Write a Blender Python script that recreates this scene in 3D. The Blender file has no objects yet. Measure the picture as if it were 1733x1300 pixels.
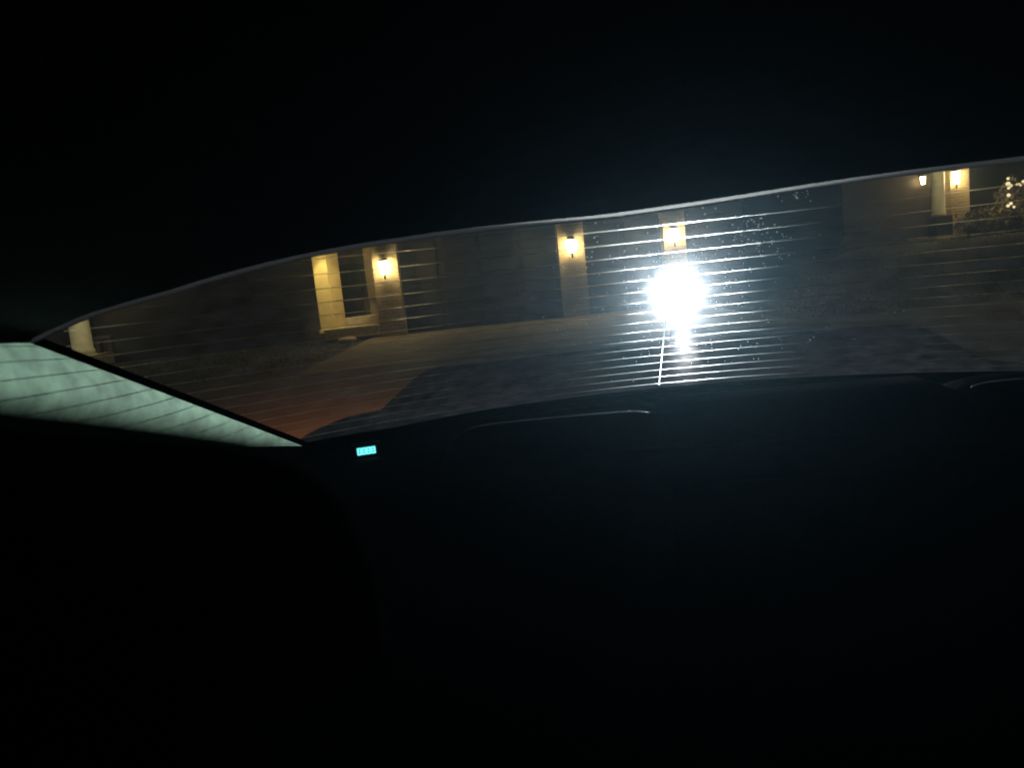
import bpy, bmesh, math, random
from mathutils import Vector, Matrix
random.seed(7)
C = bpy.context.scene
COL = C.collection
R = math.radians
CAM_H = 1.2
ROLL, PITCH, FPX = R(6.0), math.atan(185/1360.0), 1360.0

# ------------------------------------------------------------------ survey helpers (measured bearings -> world)
def ray(px, py):
    dx, dy = px-866.5, py-650.0
    x = dx*math.cos(ROLL)-dy*math.sin(ROLL); y = dx*math.sin(ROLL)+dy*math.cos(ROLL)
    c, s = math.cos(PITCH), math.sin(PITCH)
    return Vector((x/FPX, c-s*y/FPX, -s-c*y/FPX))
def at(px, py, Y):
    r = ray(px, py); t = Y/r.y
    return Vector((r.x*t, Y, CAM_H+r.z*t))

# car frame: u to the right, v to the rear, z above ground
YAW = R(6.5); UC = 0.14
cy_, sy_ = math.cos(YAW), math.sin(YAW)
GV, GB, GK, GU, GZ = 1.5, 1.786, 0.588, 0.159, CAM_H-0.228
def glass_v(u, z): return GV-GB*(z-GZ)-GK*(u-GU)**2
def L(u, v, z): return Vector((u-UC, v, z))          # car-local coordinates
def car_world(u, v, z): return Vector((u*cy_+v*sy_, -u*sy_+v*cy_, z))
def on_glass(px, py):
    r = ray(px, py)
    u, v, z = r.x*cy_-r.y*sy_, r.x*sy_+r.y*cy_, r.z
    A = GK*u*u; B = v+GB*z-2*GK*u*GU; Cc = -(GV+GB*(GZ-CAM_H))+GK*GU*GU
    t = (-B+math.sqrt(B*B-4*A*Cc))/(2*A) if A > 1e-12 else -Cc/B
    return t*u, t*z+CAM_H

# ------------------------------------------------------------------ object helpers
def link(name, bm, mat, parent=None, smooth=False):
    me = bpy.data.meshes.new(name); bm.to_mesh(me); bm.free()
    me.materials.append(mat)
    if smooth:
        for p in me.polygons: p.use_smooth = True
    o = bpy.data.objects.new(name, me); COL.objects.link(o)
    if parent: o.parent = parent
    return o
def empty(name, loc, label, cat, rz=0, group=None):
    o = bpy.data.objects.new(name, None); COL.objects.link(o)
    o.location = loc; o.rotation_euler = (0, 0, rz); o.empty_display_size = .2
    return tag(o, label, cat, group)
def tag(o, label, cat, group=None):
    o['label'] = label; o['category'] = cat
    if group: o['group'] = group
    return o
def struct(o, kind='structure'):
    o['kind'] = kind; return o
def box(bm, x0, x1, y0, y1, z0, z1, bev=0):
    r = bmesh.ops.create_cube(bm, size=1, matrix=Matrix.Translation(((x0+x1)/2, (y0+y1)/2, (z0+z1)/2)) @ Matrix.Diagonal((x1-x0, y1-y0, z1-z0, 1)))
    if bev:
        vs = set(r['verts']); es = [e for e in bm.edges if e.verts[0] in vs and e.verts[1] in vs]
        bmesh.ops.bevel(bm, geom=es, offset=bev, segments=2, affect='EDGES', profile=.5)
    return bm
def tube(bm, pts, rad, n=8, cap=True, flat=None):
    pts = [Vector(p) for p in pts]; rings = []; N = len(pts)
    for i, p in enumerate(pts):
        d = (pts[min(i+1, N-1)]-pts[max(i-1, 0)]).normalized()
        a = Vector((0, 0, 1)) if abs(d.z) < .9 else Vector((1, 0, 0))
        s = d.cross(a).normalized(); w = s.cross(d).normalized()
        r = rad[i] if isinstance(rad, (list, tuple)) else rad
        rings.append([bm.verts.new(p+s*r*math.cos(2*math.pi*k/n)+w*r*math.sin(2*math.pi*k/n)) for k in range(n)])
    for a, b in zip(rings, rings[1:]):
        for k in range(n): bm.faces.new((a[k], a[(k+1) % n], b[(k+1) % n], b[k]))
    if cap and N > 1:
        bm.faces.new(rings[0][::-1]); bm.faces.new(rings[-1])
    return bm
def grid(bm, f, nu, nv, flip=False):
    V = [[bm.verts.new(f(i/nu, j/nv)) for j in range(nv+1)] for i in range(nu+1)]
    for i in range(nu):
        for j in range(nv):
            q = (V[i][j], V[i+1][j], V[i+1][j+1], V[i][j+1])
            bm.faces.new(q[::-1] if flip else q)
    return V
def lathe(bm, prof, n=24, M=Matrix.Identity(4)):
    rings = [[bm.verts.new(M @ Vector((r*math.cos(2*math.pi*k/n), r*math.sin(2*math.pi*k/n), z))) for k in range(n)] for r, z in prof]
    for a, b in zip(rings, rings[1:]):
        for k in range(n): bm.faces.new((a[k], a[(k+1) % n], b[(k+1) % n], b[k]))
    bm.faces.new(rings[0][::-1]); bm.faces.new(rings[-1])
    return bm
def solid(o, t, off=-1):
    m = o.modifiers.new('thickness', 'SOLIDIFY'); m.thickness = t; m.offset = off
def sm(a, b, x):
    t = max(0, min(1, (x-a)/(b-a))); return t*t*(3-2*t)

# ------------------------------------------------------------------ materials
def mat(name, col, rough=.6, var=.25, scale=6, metal=0, bump=0, bscale=60, spec=.5, sheen=0):
    m = bpy.data.materials.new(name); m.use_nodes = True
    nt = m.node_tree; p = nt.nodes['Principled BSDF']
    p.inputs['Roughness'].default_value = rough; p.inputs['Metallic'].default_value = metal
    p.inputs['Specular IOR Level'].default_value = spec
    tc = nt.nodes.new('ShaderNodeTexCoord')
    n = nt.nodes.new('ShaderNodeTexNoise'); n.inputs['Scale'].default_value = scale; n.inputs['Detail'].default_value = 6
    nt.links.new(tc.outputs['Object'], n.inputs['Vector'])
    r = nt.nodes.new('ShaderNodeValToRGB')
    r.color_ramp.elements[0].position = .3; r.color_ramp.elements[1].position = .7
    r.color_ramp.elements[0].color = [c*(1-var) for c in col]+[1]
    r.color_ramp.elements[1].color = [min(1, c*(1+var)) for c in col]+[1]
    nt.links.new(n.outputs['Fac'], r.inputs['Fac']); nt.links.new(r.outputs['Color'], p.inputs['Base Color'])
    if bump:
        b = nt.nodes.new('ShaderNodeBump'); b.inputs['Strength'].default_value = bump; b.inputs['Distance'].default_value = .01
        n2 = nt.nodes.new('ShaderNodeTexNoise'); n2.inputs['Scale'].default_value = bscale; n2.inputs['Detail'].default_value = 5
        nt.links.new(tc.outputs['Object'], n2.inputs['Vector']); nt.links.new(n2.outputs['Fac'], b.inputs['Height'])
        nt.links.new(b.outputs['Normal'], p.inputs['Normal'])
    return m
def brick(name, c1, c2, mortar, scale=1.0, rough=.85):
    m = mat(name, c1, rough); nt = m.node_tree; p = nt.nodes['Principled BSDF']
    tc = nt.nodes['Texture Coordinate']
    mp = nt.nodes.new('ShaderNodeMapping'); mp.inputs['Rotation'].default_value = (R(90), 0, 0)
    nt.links.new(tc.outputs['Object'], mp.inputs['Vector'])
    b = nt.nodes.new('ShaderNodeTexBrick'); b.inputs['Scale'].default_value = scale
    b.inputs['Color1'].default_value = (*c1, 1); b.inputs['Color2'].default_value = (*c2, 1); b.inputs['Mortar'].default_value = (*mortar, 1)
    b.inputs['Brick Width'].default_value = .22; b.inputs['Row Height'].default_value = .075; b.inputs['Mortar Size'].default_value = .006
    nt.links.new(mp.outputs['Vector'], b.inputs['Vector']); nt.links.new(b.outputs['Color'], p.inputs['Base Color'])
    bp = nt.nodes.new('ShaderNodeBump'); bp.inputs['Strength'].default_value = .5; bp.inputs['Distance'].default_value = .01; bp.invert = True
    nt.links.new(b.outputs['Fac'], bp.inputs['Height']); nt.links.new(bp.outputs['Normal'], p.inputs['Normal'])
    return m
def emit(name, col, st):
    m = bpy.data.materials.new(name); m.use_nodes = True; nt = m.node_tree; nt.nodes.clear()
    e = nt.nodes.new('ShaderNodeEmission'); o = nt.nodes.new('ShaderNodeOutputMaterial')
    e.inputs['Color'].default_value = (*col, 1); e.inputs['Strength'].default_value = st
    nt.links.new(e.outputs[0], o.inputs['Surface']); return m

M_asphalt = mat('asphalt', (.045, .042, .04), .85, .35, 3, bump=.5, bscale=90)
M_concrete = mat('driveway_concrete', (.18, .143, .11), .85, .3, 1.8, bump=.2, bscale=50)
M_kerb = mat('kerb_concrete', (.28, .27, .25), .85, .25, 6, bump=.3)
M_grass = mat('lawn', (.010, .012, .006), .9, .5, 3, bump=.8, bscale=120)
M_blade = mat('grass_blade', (.018, .022, .009), .7, .4, 9)
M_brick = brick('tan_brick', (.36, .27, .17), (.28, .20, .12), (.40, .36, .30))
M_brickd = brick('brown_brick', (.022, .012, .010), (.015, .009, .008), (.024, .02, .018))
M_trim = mat('cream_trim_paint', (.62, .50, .24), .6, .1, 5, bump=.1)
M_white = mat('white_column_paint', (.74, .73, .62), .55, .12, 7, bump=.1)
M_door = mat('garage_door_paint', (.04, .038, .036), .6, .15, 4)
M_edoor = mat('front_door_paint', (.06, .045, .03), .5, .25, 5)
M_stucco = mat('olive_stucco', (.26, .22, .13), .9, .2, 4, bump=.4)
M_roof = mat('roof_shingle', (.07, .065, .06), .9, .3, 10, bump=.6, bscale=30)
M_iron = mat('black_iron', (.02, .02, .02), .45, .2, 20, metal=.3)
M_stone = mat('step_stone', (.42, .36, .28), .85, .2, 9, bump=.3)
M_rock = mat('pale_rock', (.38, .32, .29), .85, .25, 9, bump=.5)
M_leaf = mat('shrub_leaf', (.07, .065, .03), .6, .4, 9)
M_bark = mat('bark', (.08, .055, .04), .9, .3, 20, bump=.5)
M_shade = emit('lantern_glow', (1, .73, .32), 82)
M_bulb = emit('lantern_bulb', (1, .80, .45), 60)
M_fairy = emit('small_bulb', (1, .78, .42), 1.2)
M_lens = emit('spotlight_lens', (.93, .97, 1.0), 190)
M_cyan = emit('cyan_digits', (.16, .80, .80), 1.35)
M_panel = emit('display_backlight', (.01, .16, .22), .5)
M_head = mat('headliner_cloth', (.07, .07, .08), .95, .1, 30, bump=.3, bscale=300, spec=0)
M_plast = mat('dark_plastic', (.022, .023, .025), .7, .2, 30, bump=.2, bscale=300, spec=0)
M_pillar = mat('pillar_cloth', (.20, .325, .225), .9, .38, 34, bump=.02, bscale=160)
def seal_material():
    m = bpy.data.materials.new('pale_translucent_seal'); m.use_nodes = True; nt = m.node_tree; nt.nodes.clear(); N = nt.nodes.new
    o = N('ShaderNodeOutputMaterial'); t = N('ShaderNodeBsdfTranslucent'); t.inputs['Color'].default_value = (.015, .015, .017, 1)
    b = N('ShaderNodeBsdfRefraction'); b.inputs['IOR'].default_value = 1.3; b.inputs['Roughness'].default_value = 1; b.inputs['Color'].default_value = (.5, .5, .5, 1)
    x = N('ShaderNodeMixShader'); x.inputs[0].default_value = .035
    nt.links.new(t.outputs[0], x.inputs[1]); nt.links.new(b.outputs[0], x.inputs[2]); nt.links.new(x.outputs[0], o.inputs['Surface']); return m
M_rub = seal_material()
M_frit = mat('black_frit', (.006, .006, .006), .8, .1, 10, spec=0)
M_seat = mat('dark_seat_cloth', (.008, .009, .010), .95, .3, 8, bump=.4, bscale=250, spec=0)
M_leather = mat('black_leather', (.0022, .0022, .0024), .9, .3, 12, bump=.1, bscale=120, spec=0)
M_pipe = mat('grey_piping', (.17, .17, .17), .6, .2, 40)
M_paint = mat('dark_blue_car_paint', (.003, .004, .005), .6, .1, 4, spec=0)
def wire_material(name, col, rb=.9, dif='ShaderNodeBsdfDiffuse'):
    m = bpy.data.materials.new(name); m.use_nodes = True; nt = m.node_tree; nt.nodes.clear()
    o = nt.nodes.new('ShaderNodeOutputMaterial'); N = nt.nodes.new
    a = N('ShaderNodeBsdfRefraction'); a.inputs['IOR'].default_value = 1.14; a.inputs['Roughness'].default_value = .46
    b = N('ShaderNodeBsdfRefraction'); b.inputs['IOR'].default_value = 1.1; b.inputs['Roughness'].default_value = rb
    d = N(dif); d.inputs['Color'].default_value = (*col, 1)
    x = N('ShaderNodeMixShader'); x.inputs[0].default_value = .35; y = N('ShaderNodeMixShader'); y.inputs[0].default_value = .55
    nt.links.new(a.outputs[0], x.inputs[1]); nt.links.new(b.outputs[0], x.inputs[2])
    nt.links.new(x.outputs[0], y.inputs[1]); nt.links.new(d.outputs[0], y.inputs[2])
    nt.links.new(y.outputs[0], o.inputs['Surface']); return m
M_join = wire_material('joining_wire_silver', (.9, .9, .9), 1, 'ShaderNodeBsdfTranslucent')
M_wire = wire_material('silver_heater_wire', (.3, .3, .29))
M_tail = emit('tail_lamp_red', (1, .10, .02), 2)

def glass_material():
    m = bpy.data.materials.new('dusty_tinted_glass'); m.use_nodes = True; nt = m.node_tree; nt.nodes.clear()
    N = nt.nodes.new; o = N('ShaderNodeOutputMaterial')
    t = N('ShaderNodeBsdfTransparent'); t.inputs['Color'].default_value = (.80, .86, .83, 1)
    a = N('ShaderNodeBsdfRefraction'); a.distribution = 'GGX'; a.inputs['IOR'].default_value = 1.018; a.inputs['Roughness'].default_value = 1
    a.inputs['Color'].default_value = (.95, .97, 1, 1)
    b = N('ShaderNodeBsdfRefraction'); b.distribution = 'GGX'; b.inputs['IOR'].default_value = 1.10; b.inputs['Roughness'].default_value = 1
    b.inputs['Color'].default_value = (.88, .96, 1, 1)
    tc = N('ShaderNodeTexCoord'); n = N('ShaderNodeTexNoise'); n.inputs['Scale'].default_value = 34; n.inputs['Detail'].default_value = 9; n.inputs['Roughness'].default_value = .65
    nt.links.new(tc.outputs['Object'], n.inputs['Vector'])
    mr = N('ShaderNodeMapRange'); mr.inputs['From Min'].default_value = .3; mr.inputs['From Max'].default_value = .75
    mr.inputs['To Min'].default_value = .004; mr.inputs['To Max'].default_value = .022
    nt.links.new(n.outputs['Fac'], mr.inputs['Value'])
    s = N('ShaderNodeMixShader'); s.inputs[0].default_value = .09
    nt.links.new(a.outputs[0], s.inputs[1]); nt.links.new(b.outputs[0], s.inputs[2])
    # fine horizontal bump added to stretch the spotlight glare up and down
    mp = N('ShaderNodeMapping'); mp.inputs['Scale'].default_value = (4, 700, 700)
    n3 = N('ShaderNodeTexNoise'); n3.inputs['Scale'].default_value = 1; n3.inputs['Detail'].default_value = 3
    nt.links.new(tc.outputs['Object'], mp.inputs['Vector']); nt.links.new(mp.outputs['Vector'], n3.inputs['Vector'])
    bp = N('ShaderNodeBump'); bp.inputs['Strength'].default_value = 1; bp.inputs['Distance'].default_value = .004
    nt.links.new(n3.outputs['Fac'], bp.inputs['Height'])
    c = N('ShaderNodeBsdfRefraction'); c.inputs['IOR'].default_value = 1.042; c.inputs['Roughness'].default_value = .36
    nt.links.new(bp.outputs['Normal'], c.inputs['Normal'])
    s0 = N('ShaderNodeMixShader'); s0.inputs[0].default_value = .05
    nt.links.new(s.outputs[0], s0.inputs[1]); nt.links.new(c.outputs[0], s0.inputs[2]); s = s0
    s2 = N('ShaderNodeMixShader'); nt.links.new(mr.outputs[0], s2.inputs[0])
    nt.links.new(t.outputs[0], s2.inputs[1]); nt.links.new(s.outputs[0], s2.inputs[2])
    g = N('ShaderNodeBsdfGlossy'); g.inputs['Roughness'].default_value = .03
    s3 = N('ShaderNodeMixShader'); s3.inputs[0].default_value = .008
    nt.links.new(s2.outputs[0], s3.inputs[1]); nt.links.new(g.outputs[0], s3.inputs[2])
    nt.links.new(s3.outputs[0], o.inputs['Surface']); return m
M_glass = glass_material()
def speck_material():
    m = bpy.data.materials.new('dust_speck'); m.use_nodes = True; nt = m.node_tree; nt.nodes.clear()
    o = nt.nodes.new('ShaderNodeOutputMaterial'); t = nt.nodes.new('ShaderNodeBsdfTranslucent')
    t.inputs['Color'].default_value = (.8, .82, .8, 1); nt.links.new(t.outputs[0], o.inputs['Surface']); return m
M_speck = speck_material()

# ------------------------------------------------------------------ camera, world
cam = bpy.data.cameras.new('camera'); cam.sensor_width = 36; cam.lens = 36*FPX/1733; cam.clip_start = .02; cam.clip_end = 600
co = bpy.data.objects.new('camera', cam); COL.objects.link(co); C.camera = co
co.matrix_world = Matrix.Translation((0, 0, CAM_H)) @ Matrix.Rotation(R(90)-PITCH, 4, 'X') @ Matrix.Rotation(-ROLL, 4, 'Z')
cam.dof.use_dof = True; cam.dof.focus_distance = 2.2; cam.dof.aperture_fstop = 8
w = bpy.data.worlds.new('World'); C.world = w; w.use_nodes = True
sky = w.node_tree.nodes.new('ShaderNodeTexSky'); sky.sky_type = 'NISHITA'; sky.sun_disc = False
sky.sun_elevation = R(-8); sky.sun_rotation = R(200)
bg = w.node_tree.nodes['Background']; bg.inputs['Strength'].default_value = .05
w.node_tree.links.new(sky.outputs[0], bg.inputs['Color'])
def lamp(name, typ, loc, power, col, size, parent=None):
    l = bpy.data.lights.new(name, typ); l.energy = power; l.color = col; l.shadow_soft_size = size
    o = bpy.data.objects.new(name, l); COL.objects.link(o); o.location = loc
    if parent: o.parent = parent
    return o

# ------------------------------------------------------------------ ground
def gh(x, y): return .92*sm(6.2, 10.2, x)*sm(13.5, 17.5, y)
bm = bmesh.new()
xs = [-160, -80, -40, -25, -18, -12, -8, -4, 0, 4, 5.5]+[6+.5*i for i in range(12)]+[13, 16, 20, 30, 60, 160]
ys = [-60, -20, -5, 5, 11, 12.5]+[13+.5*i for i in range(11)]+[20, 25, 40, 80, 220]
V = [[bm.verts.new((x, y, gh(x, y))) for y in ys] for x in xs]
for i in range(len(xs)-1):
    for j in range(len(ys)-1): bm.faces.new((V[i][j], V[i+1][j], V[i+1][j+1], V[i][j+1]))
struct(link('ground', bm, M_grass, smooth=True))
bm = bmesh.new(); grid(bm, lambda s, t: Vector((-120+240*s, -14+26.5*t, .006)), 24, 6); struct(link('road', bm, M_asphalt))

HY = 19.7                                                   # front of the garage house
PA = at(650, 568, HY)
XP1a, XP1b = at(636, 500, HY).x, at(680, 500, HY).x
XP2a, XP2b = at(948, 460, HY).x, at(993, 460, HY).x
XP3a, XP3b = at(1124, 420, HY).x, at(1162, 420, HY).x
bm = bmesh.new(); grid(bm, lambda s, t: Vector((XP1a-.25+(XP3b-XP1a+.35)*s, 12.35+(HY+.35-12.35)*t, .012)), 10, 10)
struct(link('driveway', bm, M_concrete))

# ------------------------------------------------------------------ wall lantern
def lantern(loc, label, group='lit wall lanterns', power=9, h=.36, reach=.16):
    e = empty('wall_lamp', loc, label, 'wall lamp', group=group)
    bm = bmesh.new(); box(bm, -.06, .06, reach-.02, reach, -.12, .16, .008); link('back_plate', bm, M_iron, e)
    bm = bmesh.new(); tube(bm, [(0, reach-.02, .1), (0, reach*.5, .2), (0, .0, .245), (0, 0, .2)], .011); link('bracket', bm, M_iron, e, True)
    bm = bmesh.new(); lathe(bm, [(.125, .1), (.13, .105), (.06, .17), (.015, .2), (.015, .215)], 6); link('cap', bm, M_iron, e)
    bm = bmesh.new(); lathe(bm, [(.07, -.21), (.115, .095)], 6); link('lamp_glass', bm, M_shade, e)
    bm = bmesh.new()
    for k in range(6):
        a = 2*math.pi*k/6
        tube(bm, [(.073*math.cos(a), .073*math.sin(a), -.212), (.12*math.cos(a), .12*math.sin(a), .1)], .005, 5)
    link('frame', bm, M_iron, e)
    bm = bmesh.new(); lathe(bm, [(.075, -.21), (.075, -.222), (.03, -.23), (.018, -.27), (.03, -.295), (.006, -.34)], 8); link('finial', bm, M_iron, e, True)
    lo = lamp('lamp_light', 'POINT', (0, -.13, -.03), power, (1, .74, .32), .05, e)
    return e

# ------------------------------------------------------------------ garage house
house = empty('garage_house', (0, HY, 0), 'dark house with two garage doors between tan lantern-lit brick piers', 'house')
def hp(name, bm, m, parent=house, smooth=False): return link(name, bm, m, parent, smooth)
XL = at(528, 500, HY).x                                      # left side of the porch post
XPR = XP1a
top = 2.95
def pier(xa, xb):
    bm = bmesh.new(); box(bm, xa, xb, 0, .5, 0, top-.25, .012); return hp('brick_pier', bm, M_brick)
for xa, xb in ((XP1a, XP1b), (XP2a, XP2b), (XP3a, XP3b)): pier(xa, xb)
def garage(xa, xb):
    bm = bmesh.new(); n = 4; hgt = 2.28; nc = max(2, round((xb-xa)/1.1))
    box(bm, xa, xb, .34, .38, .02, hgt)
    for r in range(n):
        for c in range(nc):
            cw = (xb-xa)/nc; rh = (hgt-.02)/n
            box(bm, xa+c*cw+.07, xa+(c+1)*cw-.07, .318, .345, .02+r*rh+.07, .02+(r+1)*rh-.07, .012)
    g = hp('garage_door', bm, M_door)
    bm = bmesh.new(); box(bm, (xa+xb)/2-.12, (xa+xb)/2+.12, .295, .318, .62, .65, .008); link('handle', bm, M_iron, g)
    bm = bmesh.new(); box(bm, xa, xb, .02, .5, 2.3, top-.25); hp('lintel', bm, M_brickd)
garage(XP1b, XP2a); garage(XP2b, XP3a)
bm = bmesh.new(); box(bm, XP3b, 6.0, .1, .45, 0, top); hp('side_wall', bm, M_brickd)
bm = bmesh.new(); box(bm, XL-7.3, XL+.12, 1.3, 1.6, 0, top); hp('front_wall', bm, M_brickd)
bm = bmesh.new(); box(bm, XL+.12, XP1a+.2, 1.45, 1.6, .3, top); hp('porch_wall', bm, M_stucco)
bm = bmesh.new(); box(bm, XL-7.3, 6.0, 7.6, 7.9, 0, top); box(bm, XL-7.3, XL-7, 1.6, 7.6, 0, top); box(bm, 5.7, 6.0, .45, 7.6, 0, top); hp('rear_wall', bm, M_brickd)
# fascia and roof
bm = bmesh.new(); box(bm, XL-7.6, 6.3, -.35, -.31, top-.24, top+.02); hp('fascia', bm, M_trim)
bm = bmesh.new()
y0, y1, ym = -.45, 8.3, 3.9
for k, (a, b) in enumerate(((y0, ym), (y1, ym))):
    vs = [bm.verts.new(v) for v in ((XL-7.8, a, top), (6.5, a, top), (6.5, b, top+2.0), (XL-7.8, b, top+2.0))]
    bm.faces.new(vs if k == 0 else vs[::-1])
rf = hp('roof', bm, M_roof); solid(rf, .14, 1)
# porch
zf = at(600, 553, HY).z
bm = bmesh.new(); box(bm, at(548, 553, HY).x, XP1a-.005, -.05, 1.44, .06, zf, .02); hp('porch_floor', bm, M_stone)
zs = at(600, 538, HY).z
bm = bmesh.new(); box(bm, at(568, 540, HY).x, XP1a-.01, .5, 1.43, zf+.002, zs, .02); hp('porch_step', bm, M_stone)
xa, xb = at(531, 500, HY).x, at(572, 500, HY).x
post = bmesh.new(); cx_ = (xa+xb)/2
w_ = (xb-xa)/2/1.28
box(post, -w_, w_, -w_, w_, 0, top-.24-zf+.1, .02)
for zz in (0, top-.5-zf): box(post, -w_-.03, w_+.03, -w_-.03, w_+.03, zz, zz+.09, .01)
bmesh.ops.rotate(post, verts=post.verts, cent=(0, 0, 0), matrix=Matrix.Rotation(R(-30), 3, 'Z'))
bmesh.ops.translate(post, verts=post.verts, vec=(cx_, .42, zf-.1))
hp('porch_post', post, M_trim)
bm = bmesh.new(); box(bm, at(614, 460, HY).x, XP1a-.004, .35, .6, zs+.45, top-.2, .012); hp('door_jamb', bm, M_trim)
bm = bmesh.new(); xd0, xd1 = at(576, 500, HY+1.4).x, at(622, 500, HY+1.4).x
box(bm, xd0, xd1, 1.39, 1.45, zs+.003, zs+1.35, .01)
for i in range(2):
    for j in range(2):
        box(bm, xd0+.12+i*(xd1-xd0-.16)/2, xd0+.04+(i+1)*(xd1-xd0-.16)/2, 1.365, 1.395, zs+.12+j*.62, zs+.6+j*.62, .01)
fd = hp('front_door', bm, M_edoor)
bm = bmesh.new(); bmesh.ops.create_uvsphere(bm, u_segments=10, v_segments=8, radius=.04, matrix=Matrix.Translation((xd1-.1, 1.34, zs+.68))); link('knob', bm, M_iron, fd, True)
bm = bmesh.new(); lathe(bm, [(.12, 0), (.13, -.02), (.1, -.07)], 16, Matrix.Translation((cx_-.22, -.2, top-.24)))
pl = hp('porch_lamp', bm, M_shade); pd = lamp('porch_light', 'SPOT', (cx_-.22, -.8, top-.36), 170, (1, .74, .32), .06, house)
pd.rotation_euler = (Vector((cx_, .3, 1.25))-pd.location).to_track_quat('-Z', 'Y').to_euler(); pd.data.spot_size = R(44); pd.data.spot_blend = .5
bm = bmesh.new(); box(bm, xa-.6, XP1a-.006, -.30, 1.4, top-.24, top-.2); hp('porch_ceiling', bm, M_trim)

p = at(649, 449, HY-.16); lantern(p, 'bright yellow lantern on the tan pier between porch and garage door')
p = at(967, 413, HY-.16); lantern(p, 'bright yellow lantern on the tan pier between the two garage doors')
p = at(1141, 394, HY-.16); lantern(p, 'lantern on the pier directly above the glaring white spotlight', power=18)
# stones by the porch
p = at(588, 576, HY-.6)
bm = bmesh.new(); bmesh.ops.create_icosphere(bm, subdivisions=3, radius=.2)
for v in bm.verts: v.co = Vector((v.co.x*1.15, v.co.y*.8, v.co.z*.42))+v.co*random.uniform(-.05, .05)
o = link('rock', bm, M_rock, None, True); o.location = (p.x, p.y, .06)
tag(o, 'pale flat rock lying on the lawn in front of the porch', 'rock')

# ------------------------------------------------------------------ left house
LY = 20.5
lh = empty('corner_house', (0, LY, 0), 'dark house at far left with one pale lit porch column', 'house')
xa, xb = at(120, 570, LY).x, at(154, 570, LY).x; cxl = (xa+xb)/2; rl = (xb-xa)/2
bm = bmesh.new(); lathe(bm, [(rl*1.15, .3), (rl*1.15, .42), (rl, .46), (rl*.94, 2.45), (rl*1.15, 2.5), (rl*1.15, 2.62)], 28, Matrix.Translation((cxl, 0, 0)))
link('porch_column', bm, M_white, lh, True)
bm = bmesh.new(); box(bm, cxl-3, cxl+.5, -.5, 1.7, 0, .3, .02); link('porch_floor', bm, M_stone, lh)
bm = bmesh.new(); box(bm, cxl-8, cxl+1.7, 1.7, 1.95, 0, 2.9); box(bm, cxl+1.45, cxl+1.7, 1.95, 8, 0, 2.9); box(bm, cxl-8, cxl-7.75, 1.95, 8, 0, 2.9); box(bm, cxl-8, cxl+1.7, 8, 8.25, 0, 2.9); link('wall', bm, M_brickd, lh)
bm = bmesh.new()
for k, (a, b) in enumerate(((-.9, 3.6), (8.8, 3.6))):
    vs = [bm.verts.new(v) for v in ((cxl-8.4, a, 2.65 if k == 0 else 2.9), (cxl+2.1, a, 2.65 if k == 0 else 2.9), (cxl+2.1, b, 4.7), (cxl-8.4, b, 4.7))]
    bm.faces.new(vs if k == 0 else vs[::-1])
solid(link('roof', bm, M_roof, lh), .14, 1)
pz = at(170, 573, LY).z
bm = bmesh.new(); box(bm, xb+.06, xb+.48, .0, .25, pz-.03, pz+.05, .01); box(bm, xb+.06, xb+.16, .03, .22, .3, pz-.032); box(bm, xb+.36, xb+.46, .03, .22, .3, pz-.032)
link('bench_rail', bm, M_bark, lh)
bm = bmesh.new(); lathe(bm, [(.12, 0), (.13, -.02), (.1, -.07)], 16, Matrix.Translation((cxl+.35, -.6, 2.62))); link('porch_lamp', bm, M_shade, lh)
lamp('porch_light', 'POINT', (cxl+.12, -.5, 2.3), 22, (1, .93, .62), .06, lh)

# ------------------------------------------------------------------ right house on the rise
RY = 21.0
zb = at(1600, 405, RY).z
rh = empty('hillside_house', (0, RY, 0), 'dark house on the rise at far right, pale round column and lantern', 'house')
xa, xb = at(1577, 325, RY).x, at(1598, 325, RY).x; cxr = (xa+xb)/2; rr = (xb-xa)/2
zc0 = at(1590, 366, RY).z
zt = zb+2.9
bm = bmesh.new(); lathe(bm, [(rr*1.08, zc0), (rr*1.08, zc0+.06), (rr, zc0+.1), (rr*.95, zt-.3), (rr*1.12, zt-.25), (rr*1.12, zt-.12)], 24, Matrix.Translation((cxr, 0, 0))); link('porch_column', bm, M_white, rh, True)
bm = bmesh.new(); box(bm, cxr-rr*1.2, cxr+rr*1.5, -.22, .22, zb+.1, zc0, .012); link('column_pedestal', bm, M_brickd, rh)
xs0, xs1 = at(1560, 402, RY).x, at(1640, 400, RY).x
z1 = at(1600, 398, RY).z
bm = bmesh.new(); box(bm, xs0+.2, xs1, -.35, 1.2, .6, z1, .015); link('porch_floor', bm, M_stone, rh)
bm = bmesh.new(); box(bm, xs0, xs1+.1, -.75, -.352, .5, z1-.15, .015); link('step', bm, M_stone, rh)
xp0, xp1 = at(1604, 340, RY+.5).x, at(1636, 340, RY+.5).x
bm = bmesh.new(); box(bm, xp0, xp1, .35, .8, z1, zt-.1, .012); link('brick_pier', bm, M_brick, rh)
bm = bmesh.new(); box(bm, xs0-1.5, xs1+7, 1.2, 1.5, .4, zt); box(bm, xs0-1.5, xs0-1.2, 1.5, 8, .4, zt); box(bm, xs1+6.7, xs1+7, 1.5, 8, .4, zt); box(bm, xs0-1.5, xs1+7, 8, 8.3, .4, zt); link('wall', bm, M_brickd, rh)
bm = bmesh.new()
for k, (a, b) in enumerate(((-1.0, 3.8), (8.8, 3.8))):
    q = zt-.1 if k == 0 else zt
    vs = [bm.verts.new(v) for v in ((xs0-1.9, a, q), (xs1+7.4, a, q), (xs1+7.4, b, zt+2), (xs0-1.9, b, zt+2))]
    bm.faces.new(vs if k == 0 else vs[::-1])
solid(link('roof', bm, M_roof, rh), .14, 1)
p = at(1618, 297, RY+.2); lantern(p, 'bright lantern right of the round pale column on the far right porch', power=10)
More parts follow.
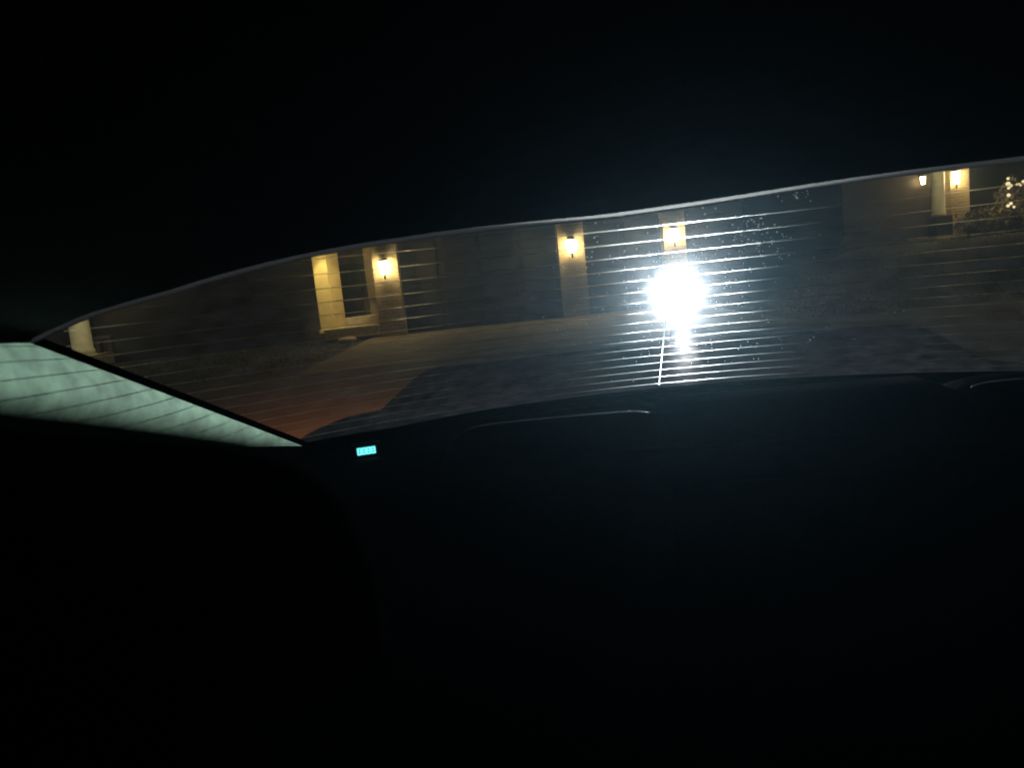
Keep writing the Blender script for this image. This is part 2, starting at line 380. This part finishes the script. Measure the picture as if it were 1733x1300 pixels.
p = at(1562, 303, RY+1.06); ll = lantern(p, 'dimmer lantern left of the round pale column on the far right porch', power=3); ll.scale = (.62, .62, .62)

lamp('porch_light', 'POINT', (cxr-.35, -1.1, zt-.45), 9, (1, .93, .62), .06, rh)  # unseen lamp added in front to brighten the pale column
bm = bmesh.new(); lathe(bm, [(.12, 0), (.13, -.02), (.1, -.07)], 16, Matrix.Translation((cxr-.3, -.7, zt-.1))); link('porch_lamp', bm, M_shade, rh)  # out-of-view fixture added to go with that light
# shrubs
def shrub(name, loc, rx, ry, rz, n, label, cat='shrub', size=.05):
    e = empty(name, loc, label, cat)
    bm = bmesh.new()
    for k in range(5):
        a = random.uniform(0, 6.28); q = random.uniform(.3, .7)
        tube(bm, [(0, 0, -.05), (rx*.3*math.cos(a), ry*.3*math.sin(a), rz*.5), (rx*q*math.cos(a), ry*q*math.sin(a), rz*1.4)], [.02, .014, .006], 5)
    link('stem', bm, M_bark, e)
    bm = bmesh.new()
    for k in range(n):
        while True:
            d = Vector((random.uniform(-1, 1), random.uniform(-1, 1), random.uniform(-1, 1)))
            if d.length < 1: break
        d = d.normalized()*d.length**.5*(1+.25*math.sin(d.x*7)*math.cos(d.y*5+d.z*6))
        c = Vector((d.x*rx, d.y*ry, rz+d.z*rz))
        q = Matrix.Rotation(random.uniform(0, 6.3), 3, 'Z') @ Matrix.Rotation(random.uniform(0, 3.1), 3, 'X')
        s = size*random.uniform(.6, 1.4)
        vs = [bm.verts.new(c+q @ Vector(v)) for v in ((-s*.45, 0, 0), (0, -s, .1*s), (s*.45, 0, 0), (0, s, .1*s))]
        bm.faces.new(vs)
    link('foliage', bm, M_leaf, e)
    return e
p = at(1668, 368, RY-.4); shrub('shrub', (p.x, p.y, gh(p.x, p.y)), .75, .4, max(.2, (at(1668, 352, RY-.4).z-gh(p.x, p.y))/2), 2200, 'low dark hedge bush right of the far right lantern pier')
p = at(1712, 340, RY-.5); gz = gh(p.x, p.y)
sh = shrub('lit_shrub', (p.x, p.y, gz), .4, .35, max(.3, (at(1712, 300, RY-.5).z-gz)/2), 1500, 'upright bush dotted with small warm lights at the right edge')
for px, py, r in ((1706, 302, .045), (1706, 311, .07), (1711, 314, .05), (1707, 318, .045), (1707, 330, .055), (1711, 344, .05), (1716, 350, .04), (1706, 348, .05), (1721, 312, .035), (1727, 313, .035), (1732, 307, .05), (1725, 311, .03)):
    q = at(px, py, RY-.95)-Vector((p.x, p.y, gz))
    bm = bmesh.new(); bmesh.ops.create_icosphere(bm, subdivisions=2, radius=r*.8, matrix=Matrix.Translation(q)); link('light_bulb', bm, M_fairy, sh, True)
lamp('bulb_light', 'POINT', at(1709, 335, RY-1.1)-Vector((p.x, p.y, gz)), 12, (1, .62, .28), .08, sh)

# lawn blades
bm = bmesh.new()
for k in range(9000):
    x = random.uniform(-12, XP1a-.35); y = random.uniform(12.8, HY-.1)
    if k % 4 == 0: x = random.uniform(XP3b+.3, 11); y = random.uniform(12.8, 20)
    z = gh(x, y); a = random.uniform(0, 6.28); h = random.uniform(.03, .09); d = Vector((math.cos(a), math.sin(a), 0))
    vs = [bm.verts.new(Vector((x, y, z))-d*.006), bm.verts.new(Vector((x, y, z))+d*.006), bm.verts.new(Vector((x+random.uniform(-.03, .03), y+random.uniform(-.03, .03), z+h)))]
    bm.faces.new(vs)
struct(link('grass', bm, M_blade), 'stuff')

# ------------------------------------------------------------------ the glaring spotlight behind the car
SP = at(1147, 500, 2.7)
spot = empty('spotlight', (SP.x, SP.y, .006), 'glaring white spotlight on a black stand, shining straight at the rear window', 'spotlight')
hz = SP.z-.006
aim = (Vector((-.05, .5, CAM_H-.08))-SP).normalized()
MR = Matrix.Translation((0, 0, hz)) @ aim.to_track_quat('Z', 'Y').to_matrix().to_4x4()
bm = bmesh.new(); lathe(bm, [(.015, -.14), (.03, -.13), (.045, -.05), (.052, -.010), (.052, .010), (.048, .011), (.046, -.004)], 32, MR); link('lamp_body', bm, M_iron, spot, True)
bm = bmesh.new(); lathe(bm, [(.0455, -.003), (.045, .003), (.03, .007), (.008, .009)], 32, MR); link('lens', bm, M_lens, spot, True)
bm = bmesh.new(); tube(bm, [(0, .1, 0.02), (0, .1, hz-.12), (0, .06, hz-.02)], .014); link('pole', bm, M_iron, spot)
for k in range(3):
    a = k*2.094+.5
    bm = bmesh.new(); tube(bm, [(0, .1, .42), (.3*math.cos(a), .1+.3*math.sin(a), .01)], .01); link('leg', bm, M_iron, spot)
sl = lamp('spot_beam', 'SPOT', MR @ Vector((0, 0, .03)), 330, (.92, .97, 1.0), .004, spot)
sl.data.spot_size = R(66); sl.data.spot_blend = .4
sl.rotation_euler = aim.to_track_quat('-Z', 'Y').to_euler()

# ------------------------------------------------------------------ the car we sit in
car = empty('car', car_world(UC, 0, 0), 'dark coupe seen from inside, its raked rear window crossed by thin heater wires', 'car', -YAW)
def cp(name, bm, m, parent=car, smooth=True): return link(name, bm, m, parent, smooth)
hp_px = [(60, 575), (105, 554), (150, 535), (225, 510), (300, 487), (350, 473), (400, 459.5), (445, 447.5), (487, 437.5), (528, 429.5), (575, 421), (625, 412.5), (694, 401.5), (746, 393.5), (815, 385), (885, 378), (943, 373.5), (1000, 369), (1046, 364), (1092, 358), (1188, 343), (1284, 327), (1380, 311.5), (1477, 297), (1549, 289), (1621, 281), (1733, 267)]
HD = [on_glass(*q) for q in hp_px]
for _ in range(3): HD = [HD[0]]+[(HD[i][0], (HD[i-1][1]+2*HD[i][1]+HD[i+1][1])/4) for i in range(1, len(HD)-1)]+[HD[-1]]
HD = [(-.66, HD[0][1]-.025)]+HD+[(.55, HD[-1][1]-.003), (.66, HD[-1][1]-.015), (.76, HD[-1][1]-.035), (.87, HD[-1][1]-.075), (.98, HD[-1][1]-.11)]
def zh(u):
    if u <= HD[0][0]: return HD[0][1]
    for (a, b), (c, d) in zip(HD, HD[1:]):
        if u <= c: return b+(d-b)*(u-a)/(c-a)
    return HD[-1][1]
UL, LL = on_glass(50, 580), on_glass(507, 753)
def uL(z):
    t = (z-LL[1])/(UL[1]-LL[1]); t = max(-.6, min(1.6, t)); return LL[0]+(UL[0]-LL[0])*t
def uR(z): return 2*.16-uL(z)
ZB = CAM_H-.262
def gp(s, t, off=0, ext=.035):
    u = -.6+1.5*s
    for _ in range(4):
        z = ZB+(zh(u)+.006-ZB)*t; u = uL(z)-ext+(uR(z)-uL(z)+2*ext)*s
    return L(u, glass_v(u, z)-off, z)
bm = bmesh.new(); grid(bm, lambda s, t: gp(s, t), 60, 16)
win = cp('rear_window', bm, M_glass)
# heater wires
zt0, dz = CAM_H-.2282+16*.016746, .016746
def wire_pts(z):
    pts = []; u = uL(z)+.016
    while u < uR(z)-.016:
        if z < zh(u)-.003: pts.append(L(u, glass_v(u, z)-.0025, z))
        u += .02
    return pts
def bead(bm, pts, r, n=6, axis='u'):                        # half-round printed line, bulging into the cabin
    prev = None
    for p in pts:
        row = []
        for k in range(n+1):
            a = math.pi*(k/n-.5)*.94
            row.append(bm.verts.new(p+(Vector((0, -r*math.cos(a), r*math.sin(a))) if axis == 'u' else Vector((r*math.sin(a), -r*math.cos(a), 0)))))
        if prev:
            for k in range(n): bm.faces.new((prev[k], row[k], row[k+1], prev[k+1]))
        prev = row
for i in range(17):
    pts = wire_pts(zt0-dz*i)
    bm = bmesh.new(); bead(bm, pts, .00042); cp('heater_wire', bm, M_wire, win)
bm = bmesh.new()
ub0, zb0 = on_glass(1115, 651); ub1, zb1 = on_glass(1125, 555)
bead(bm, [L(ub0+(ub1-ub0)*q, glass_v(ub0+(ub1-ub0)*q, zb0+(zb1-zb0)*q)-.0036, zb0+(zb1-zb0)*q) for q in [k*.1 for k in range(0, 19)]], .0010, 6, 'v'); cp('joining_wire', bm, M_join, win)
# black painted border
bm = bmesh.new()
def strip(bm, f, n):
    prev = None
    for k in range(n+1):
        a, b = f(k/n); a = bm.verts.new(a); b = bm.verts.new(b)
        if prev: bm.faces.new((prev[0], a, b, prev[1]))
        prev = (a, b)
def fl(sgn):
    def f(t):
        z = ZB+(max(UL[1]+.03, 0)-ZB)*t
        u0 = uL(z)-.035; u1 = uL(z)+.014
        if sgn > 0: u0, u1 = 2*.16-u0, 2*.16-u1
        return L(u0, glass_v(u0, z)-.001, z), L(u1, glass_v(u1, z)-.001, z)
    return f
strip(bm, fl(-1), 20); strip(bm, fl(1), 20)
def fb(t):
    u = uL(ZB)-.03+(uR(ZB)-uL(ZB)+.06)*t
    return L(u, glass_v(u, ZB-.035)-.0016, ZB-.035), L(u, glass_v(u, ZB+.014+.008*sm(-.5, -.2, u))-.0016, ZB+.014+.008*sm(-.5, -.2, u))
strip(bm, fb, 40)
cp('painted_border', bm, M_frit, win)
# specks
bm = bmesh.new()
def speck(px, py, r):
    u, z = on_glass(px, py)
    if z > zh(u)-.004 or z < ZB+.03: return
    M = Matrix.Translation(L(u, glass_v(u, z)-.003, z)) @ Matrix.Rotation(random.uniform(-.5, .5), 4, 'Y') @ Matrix.Diagonal((r*random.uniform(.8, 2.2), r, r*random.uniform(.7, 1.1), 1))
    bmesh.ops.create_icosphere(bm, subdivisions=1, radius=1, matrix=M)
for k in range(70): speck(random.gauss(1275, 30), random.gauss(402, 20), random.uniform(.0003, .0011))
for k in range(16): speck(random.gauss(1345, 22), random.gauss(330, 7), random.uniform(.0003, .001))
for k in range(330): speck(random.gauss(1160, 115), random.gauss(480, 85), random.uniform(.0002, .0008))
for k in range(60): speck(random.uniform(900, 1450), random.uniform(380, 640), random.uniform(.0002, .0008))
for px, py in ((1499, 530), (1513, 528), (1528, 526), (1398, 554), (1300, 545), (1297, 540), (1265, 578), (1370, 575), (1376, 570), (972, 583), (942, 558), (932, 579), (994, 435), (1001, 435), (1060, 487), (1322, 438), (1275, 607), (1283, 607)):
    speck(px, py, .0009)
struct(cp('dust', bm, M_speck, win), 'stuff')
# grey seal along the header
bm = bmesh.new(); pts = []
u = -.64
while u < .95:
    z = zh(u)-.0008; pts.append(L(u, glass_v(u, z)-.006, z)); u += .02
bead(bm, pts, .0032, 6); cp('header_seal', bm, M_rub)
# pillar trim, left and right: cloth from the glass edge forward, its lower border rolling outwards
def pil(e, q, sgn):
    z_e = UL[1]+(LL[1]-.004-UL[1])*e; u_e = uL(z_e); v_e = glass_v(u_e, z_e)
    f_ = 1-.03/v_e; u_e *= f_; v_e *= f_; z_e = CAM_H+(z_e-CAM_H)*f_          # stands 3 cm inside the glass
    run = (v_e-.42)*q
    z = z_e+(CAM_H+.004-.050*e-z_e)*q
    low = sm(.45, 1.0, e)
    u = u_e+(.14-.37*e)*run-(.05+.05*e)*run*run
    if sgn > 0: u = 2*.16-u
    return L(u, v_e-run, z)
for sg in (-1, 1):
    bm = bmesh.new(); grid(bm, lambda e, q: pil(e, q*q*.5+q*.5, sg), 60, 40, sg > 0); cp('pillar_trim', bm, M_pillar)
    bm = bmesh.new()
    def qt(a, b):
        p0 = pil(1.0, a, sg); return Vector((p0.x+sg*(.012*sm(0, .15, b)+.03*b+.22*a*sm(0, .1, b)), p0.y+.0, p0.z-.75*b))
    grid(bm, qt, 30, 10, sg < 0); cp('quarter_trim', bm, M_frit)
# headliner: from the header forward, hanging down to the pillar tops at the sides
def hl(s, t):
    u = -.655+(1.62)*s
    e = abs(s-.5)*2
    z0 = zh(u)+.0015; v0 = glass_v(u, z0)-.004
    run = (v0+1.1)*t
    side = sm(.86, 1.0, e)
    z = z0+(.10*(1-math.exp(-run*2.2)))*(1-side)+.075*run*side*(1 if run < .8 else .8/run)
    u2 = u
    return L(u2, v0-run, z)
bm = bmesh.new(); grid(bm, hl, 64, 24, True); cp('headliner', bm, M_head)
# roof skin and side panels
def rs(s, t):
    q = hl(s, t); return q+Vector((0, .03*(1-t), .045))
bm = bmesh.new(); grid(bm, rs, 32, 12); cp('roof', bm, M_paint)
for sg in (-1, 1):
    x = sg*.86+(.0 if sg < 0 else .02)
    bm = bmesh.new(); box(bm, min(x, x+sg*.06), max(x, x+sg*.06), -1.2, 1.25, .25, .86, .02); cp('door_panel', bm, M_plast)
    bm = bmesh.new(); box(bm, x-.003, x+.003, -1.1, .62, .862, 1.17); cp('side_glass', bm, M_glass)
bm = bmesh.new(); box(bm, -.86, .88, -1.2, 1.3, .2, .25); cp('floor_carpet', bm, M_plast)
bm = bmesh.new(); box(bm, -.84, .86, -1.3, -1.05, .25, .93, .05); cp('dashboard', bm, M_plast)
# rear shelf
bm = bmesh.new()
def shf(s, t):
    u = -.74+1.78*s; ve = glass_v(u, ZB+.004)+.004
    return L(u, 1.06+(ve-1.06)*t, ZB-.004-.018*(1-t)-.01*sm(.75, 1, abs(s-.5)*2))
grid(bm, shf, 40, 8); solid(cp('rear_shelf', bm, M_plast), .02)
# rear seat backs with piping
def zs_top(x, w, zc):                                       # flat top with rounded shoulders
    q = abs(x)/w; return zc-.075*q**9-.003*q*q
def rear_seat(uc, wdt, zc, tilt, side=1):
    e = bpy.data.objects.new('rear_seat', None); COL.objects.link(e); e.parent = car
    bm = bmesh.new(); prof = [(-.02, -.60), (.0, -.1), (.006, -.04), (.02, -.022), (.06, -.020), (.10, -.03), (.13, -.06), (.14, -.5)]
    def f(s, t):
        x = (s-.5)*2*wdt; i = t*(len(prof)-1); k = min(int(i), len(prof)-2); fr = i-k
        dv = prof[k][0]+(prof[k+1][0]-prof[k][0])*fr; dzz = prof[k][1]+(prof[k+1][1]-prof[k][1])*fr
        edge = sm(.85, 1, abs(s-.5)*2)
        return L(uc+x, 1.19+dv+.03*edge*(1-t), zs_top(x, wdt, zc)+tilt*x+dzz)
    grid(bm, f, 48, 28, True); o = link('seat_back', bm, M_seat, e, True)
    bm = bmesh.new(); pts = []
    for k in range(81):
        x = (k/80*.875-.5)*2*wdt*.985*side; pts.append(L(uc+x, 1.202, zs_top(x, wdt, zc)+tilt*x-.022))
    tube(bm, pts, .0012, 6); link('piping', bm, M_pipe, e, True)
rear_seat(-.075, .190, CAM_H-.200, .01); rear_seat(.66, .185, CAM_H-.201, -.01, -1)
bm = bmesh.new(); box(bm, .075-UC, .52-UC, 1.185, 1.36, .5, CAM_H-.226, .03); cp('seat_centre', bm, M_seat)
bm = bmesh.new(); box(bm, -.72, .74, .6, 1.19, .3, .55, .06); cp('rear_bench', bm, M_seat)
bm = bmesh.new(); box(bm, -.98, 1.0, 1.37, 1.39, .25, ZB-.03); cp('bulkhead', bm, M_plast)
# back of the front seat, close to the lens and out of focus
RID = [(-420, 700), (-150, 722), (0, 733), (130, 744), (226, 750), (355, 762), (430, 778), (480, 792), (540, 830), (590, 890), (630, 980), (650, 1100)]
def to_car(p): return Vector((p.x*cy_-p.y*sy_-UC, p.x*sy_+p.y*cy_, p.z))
FS = [to_car(at(px, py, .25)) for px, py in RID]
def fs(s, t):
    i = s*(len(FS)-1); k = min(int(i), len(FS)-2); p = FS[k].lerp(FS[k+1], i-k)
    d = (FS[min(k+1, len(FS)-1)]-FS[k]).normalized(); nrm = Vector((d.z, 0, -d.x))          # inward, down the cushion
    if nrm.z > 0: nrm = -nrm
    a = math.pi*(t*1.3-.15)
    return p+nrm*(.03-.03*math.sin(a))+Vector((0, .035*(-math.cos(a)), 0))+nrm*(.30*max(0, abs(t-.5)-.38)/.12)
bm = bmesh.new(); grid(bm, fs, 66, 24, True); cp('front_seat', bm, M_leather)
# boot lid with raised lip, rear wing and tail
def deck(s, t):
    x = (s-.5)*2; e = abs(x)
    hw = .65+.055*(1-sm(.3, .85, t))-.02*sm(.8, 1, t)
    u = .145+x*hw*(1+.25*sm(.93, 1, e))
    v0 = 1.52-GK*(u-GU)**2*.8
    v = v0+(2.02-.12*x*x-v0)*t
    z = CAM_H-.252+.004*(1-x*x)-.016*sm(0, .6, t)
    if x < 0: z += .016*sm(.55, .9, e)*(1-sm(.35, .8, t))
    z += .060*sm(.62, 1.0, t)*(1-.3*sm(.88, .97, e))
    z -= .14*sm(.93, 1.0, e)
    return L(u, v, z)
bm = bmesh.new(); grid(bm, deck, 60, 24); solid(cp('boot_lid', bm, M_paint), .012)
bm = bmesh.new()
def tailp(s, t):
    q = deck(s, 1)
    return q+Vector((0, .05*math.sin(t*math.pi*.6)-.004, -.62*t-.005*(1 if t == 0 else 0)))
grid(bm, tailp, 40, 8, True); bump = cp('rear_bumper', bm, M_paint)
for sg in (-1, 1):
    bm = bmesh.new()
    def qp(s, t):
        v = .9+1.15*s; zt_ = CAM_H-.36-.03*s; u = sg*(.74+.10*math.sin(math.pi*min(1, t*1.3)*.5)-.14*sm(.7, 1, s))
        return Vector((u+.005, v, zt_-.6*t))
    grid(bm, qp, 16, 10, sg < 0); cp('rear_wing', bm, M_paint)
    bm = bmesh.new(); box(bm, sg*.42-.13+.005, sg*.42+.13+.005, 2.02, 2.06, .74, .84, .015); cp('tail_lamp', bm, M_tail)
    for y in (1.55,):
        bm = bmesh.new(); lathe(bm, [(.2, -.1), (.31, -.1), (.315, -.05), (.315, .05), (.31, .1), (.2, .1)], 28, Matrix.Translation((sg*.72, y, .315)) @ Matrix.Rotation(R(90), 4, 'Y')); cp('wheel', bm, M_frit)
tl = lamp('tail_light', 'SPOT', (-.42, 2.12, .79), 7500, (1, .28, .045), .05, car)
tl.rotation_euler = (R(56), 0, R(24)); tl.data.spot_size = R(66); tl.data.spot_blend = .55

# small cyan clock on the shelf
q = ray(620, 763); 
ru, rv = q.x*cy_-q.y*sy_, q.x*sy_+q.y*cy_; tt = 1.26/rv
cw = car_world(ru*tt, 1.26, CAM_H+q.z*tt)
ck = empty('digital_clock', cw, 'tiny digital clock with glowing cyan digits on the dark shelf at the lower left', 'clock', -YAW+R(18))
ck.scale = (.88, .88, .82)
bm = bmesh.new(); box(bm, -.027, .027, .001, .03, -.022, .013, .004); link('case', bm, M_frit, ck)
segs = {'a': (-.0022, .0022, .0042, .0054), 'g': (-.0022, .0022, -.0006, .0006), 'd': (-.0022, .0022, -.0054, -.0042), 'f': (-.0034, -.0022, .0002, .0050), 'b': (.0022, .0034, .0002, .0050), 'e': (-.0034, -.0022, -.0050, -.0002), 'c': (.0022, .0034, -.0050, -.0002)}
bm = bmesh.new()
for i in range(4):
    for k in 'abcdefg': 
        x0, x1, z0, z1 = segs[k]
        ox = -.0126+i*.0084
        box(bm, ox+x0*1.05-.0010, ox+x1*1.05+.0010, -.0014, .0011, z0*1.15-.0011, z1*1.15+.0011)
link('digits', bm, M_cyan, ck)
bm = bmesh.new(); box(bm, -.0185, .0185, -.0006, .0012, -.0088, .0088, .0016); link('display_panel', bm, M_panel, ck)

# ------------------------------------------------------------------ thin fog added to stand in for the lens-flare glow
bm = bmesh.new(); box(bm, -170, 170, -70, 230, -1, 14)
hzm = bpy.data.materials.new('flare_glow'); hzm.use_nodes = True; nt = hzm.node_tree; nt.nodes.clear()
pv = nt.nodes.new('ShaderNodeVolumePrincipled'); ho = nt.nodes.new('ShaderNodeOutputMaterial')
pv.inputs['Color'].default_value = (.43, .74, 1, 1); pv.inputs['Density'].default_value = .0025; pv.inputs['Anisotropy'].default_value = .8
nt.links.new(pv.outputs[0], ho.inputs['Volume'])
hz_o = struct(link('flare_haze', bm, hzm), 'stuff')

# ------------------------------------------------------------------ render settings
cy = C.cycles
cy.use_denoising = True; cy.max_bounces = 6; cy.diffuse_bounces = 3; cy.glossy_bounces = 3; cy.transmission_bounces = 4
cy.transparent_max_bounces = 16; cy.volume_bounces = 0; cy.sample_clamp_indirect = 3; cy.use_light_tree = True
C.view_settings.view_transform = 'Standard'; C.view_settings.look = 'None'; C.view_settings.exposure = 0; C.view_settings.gamma = 1
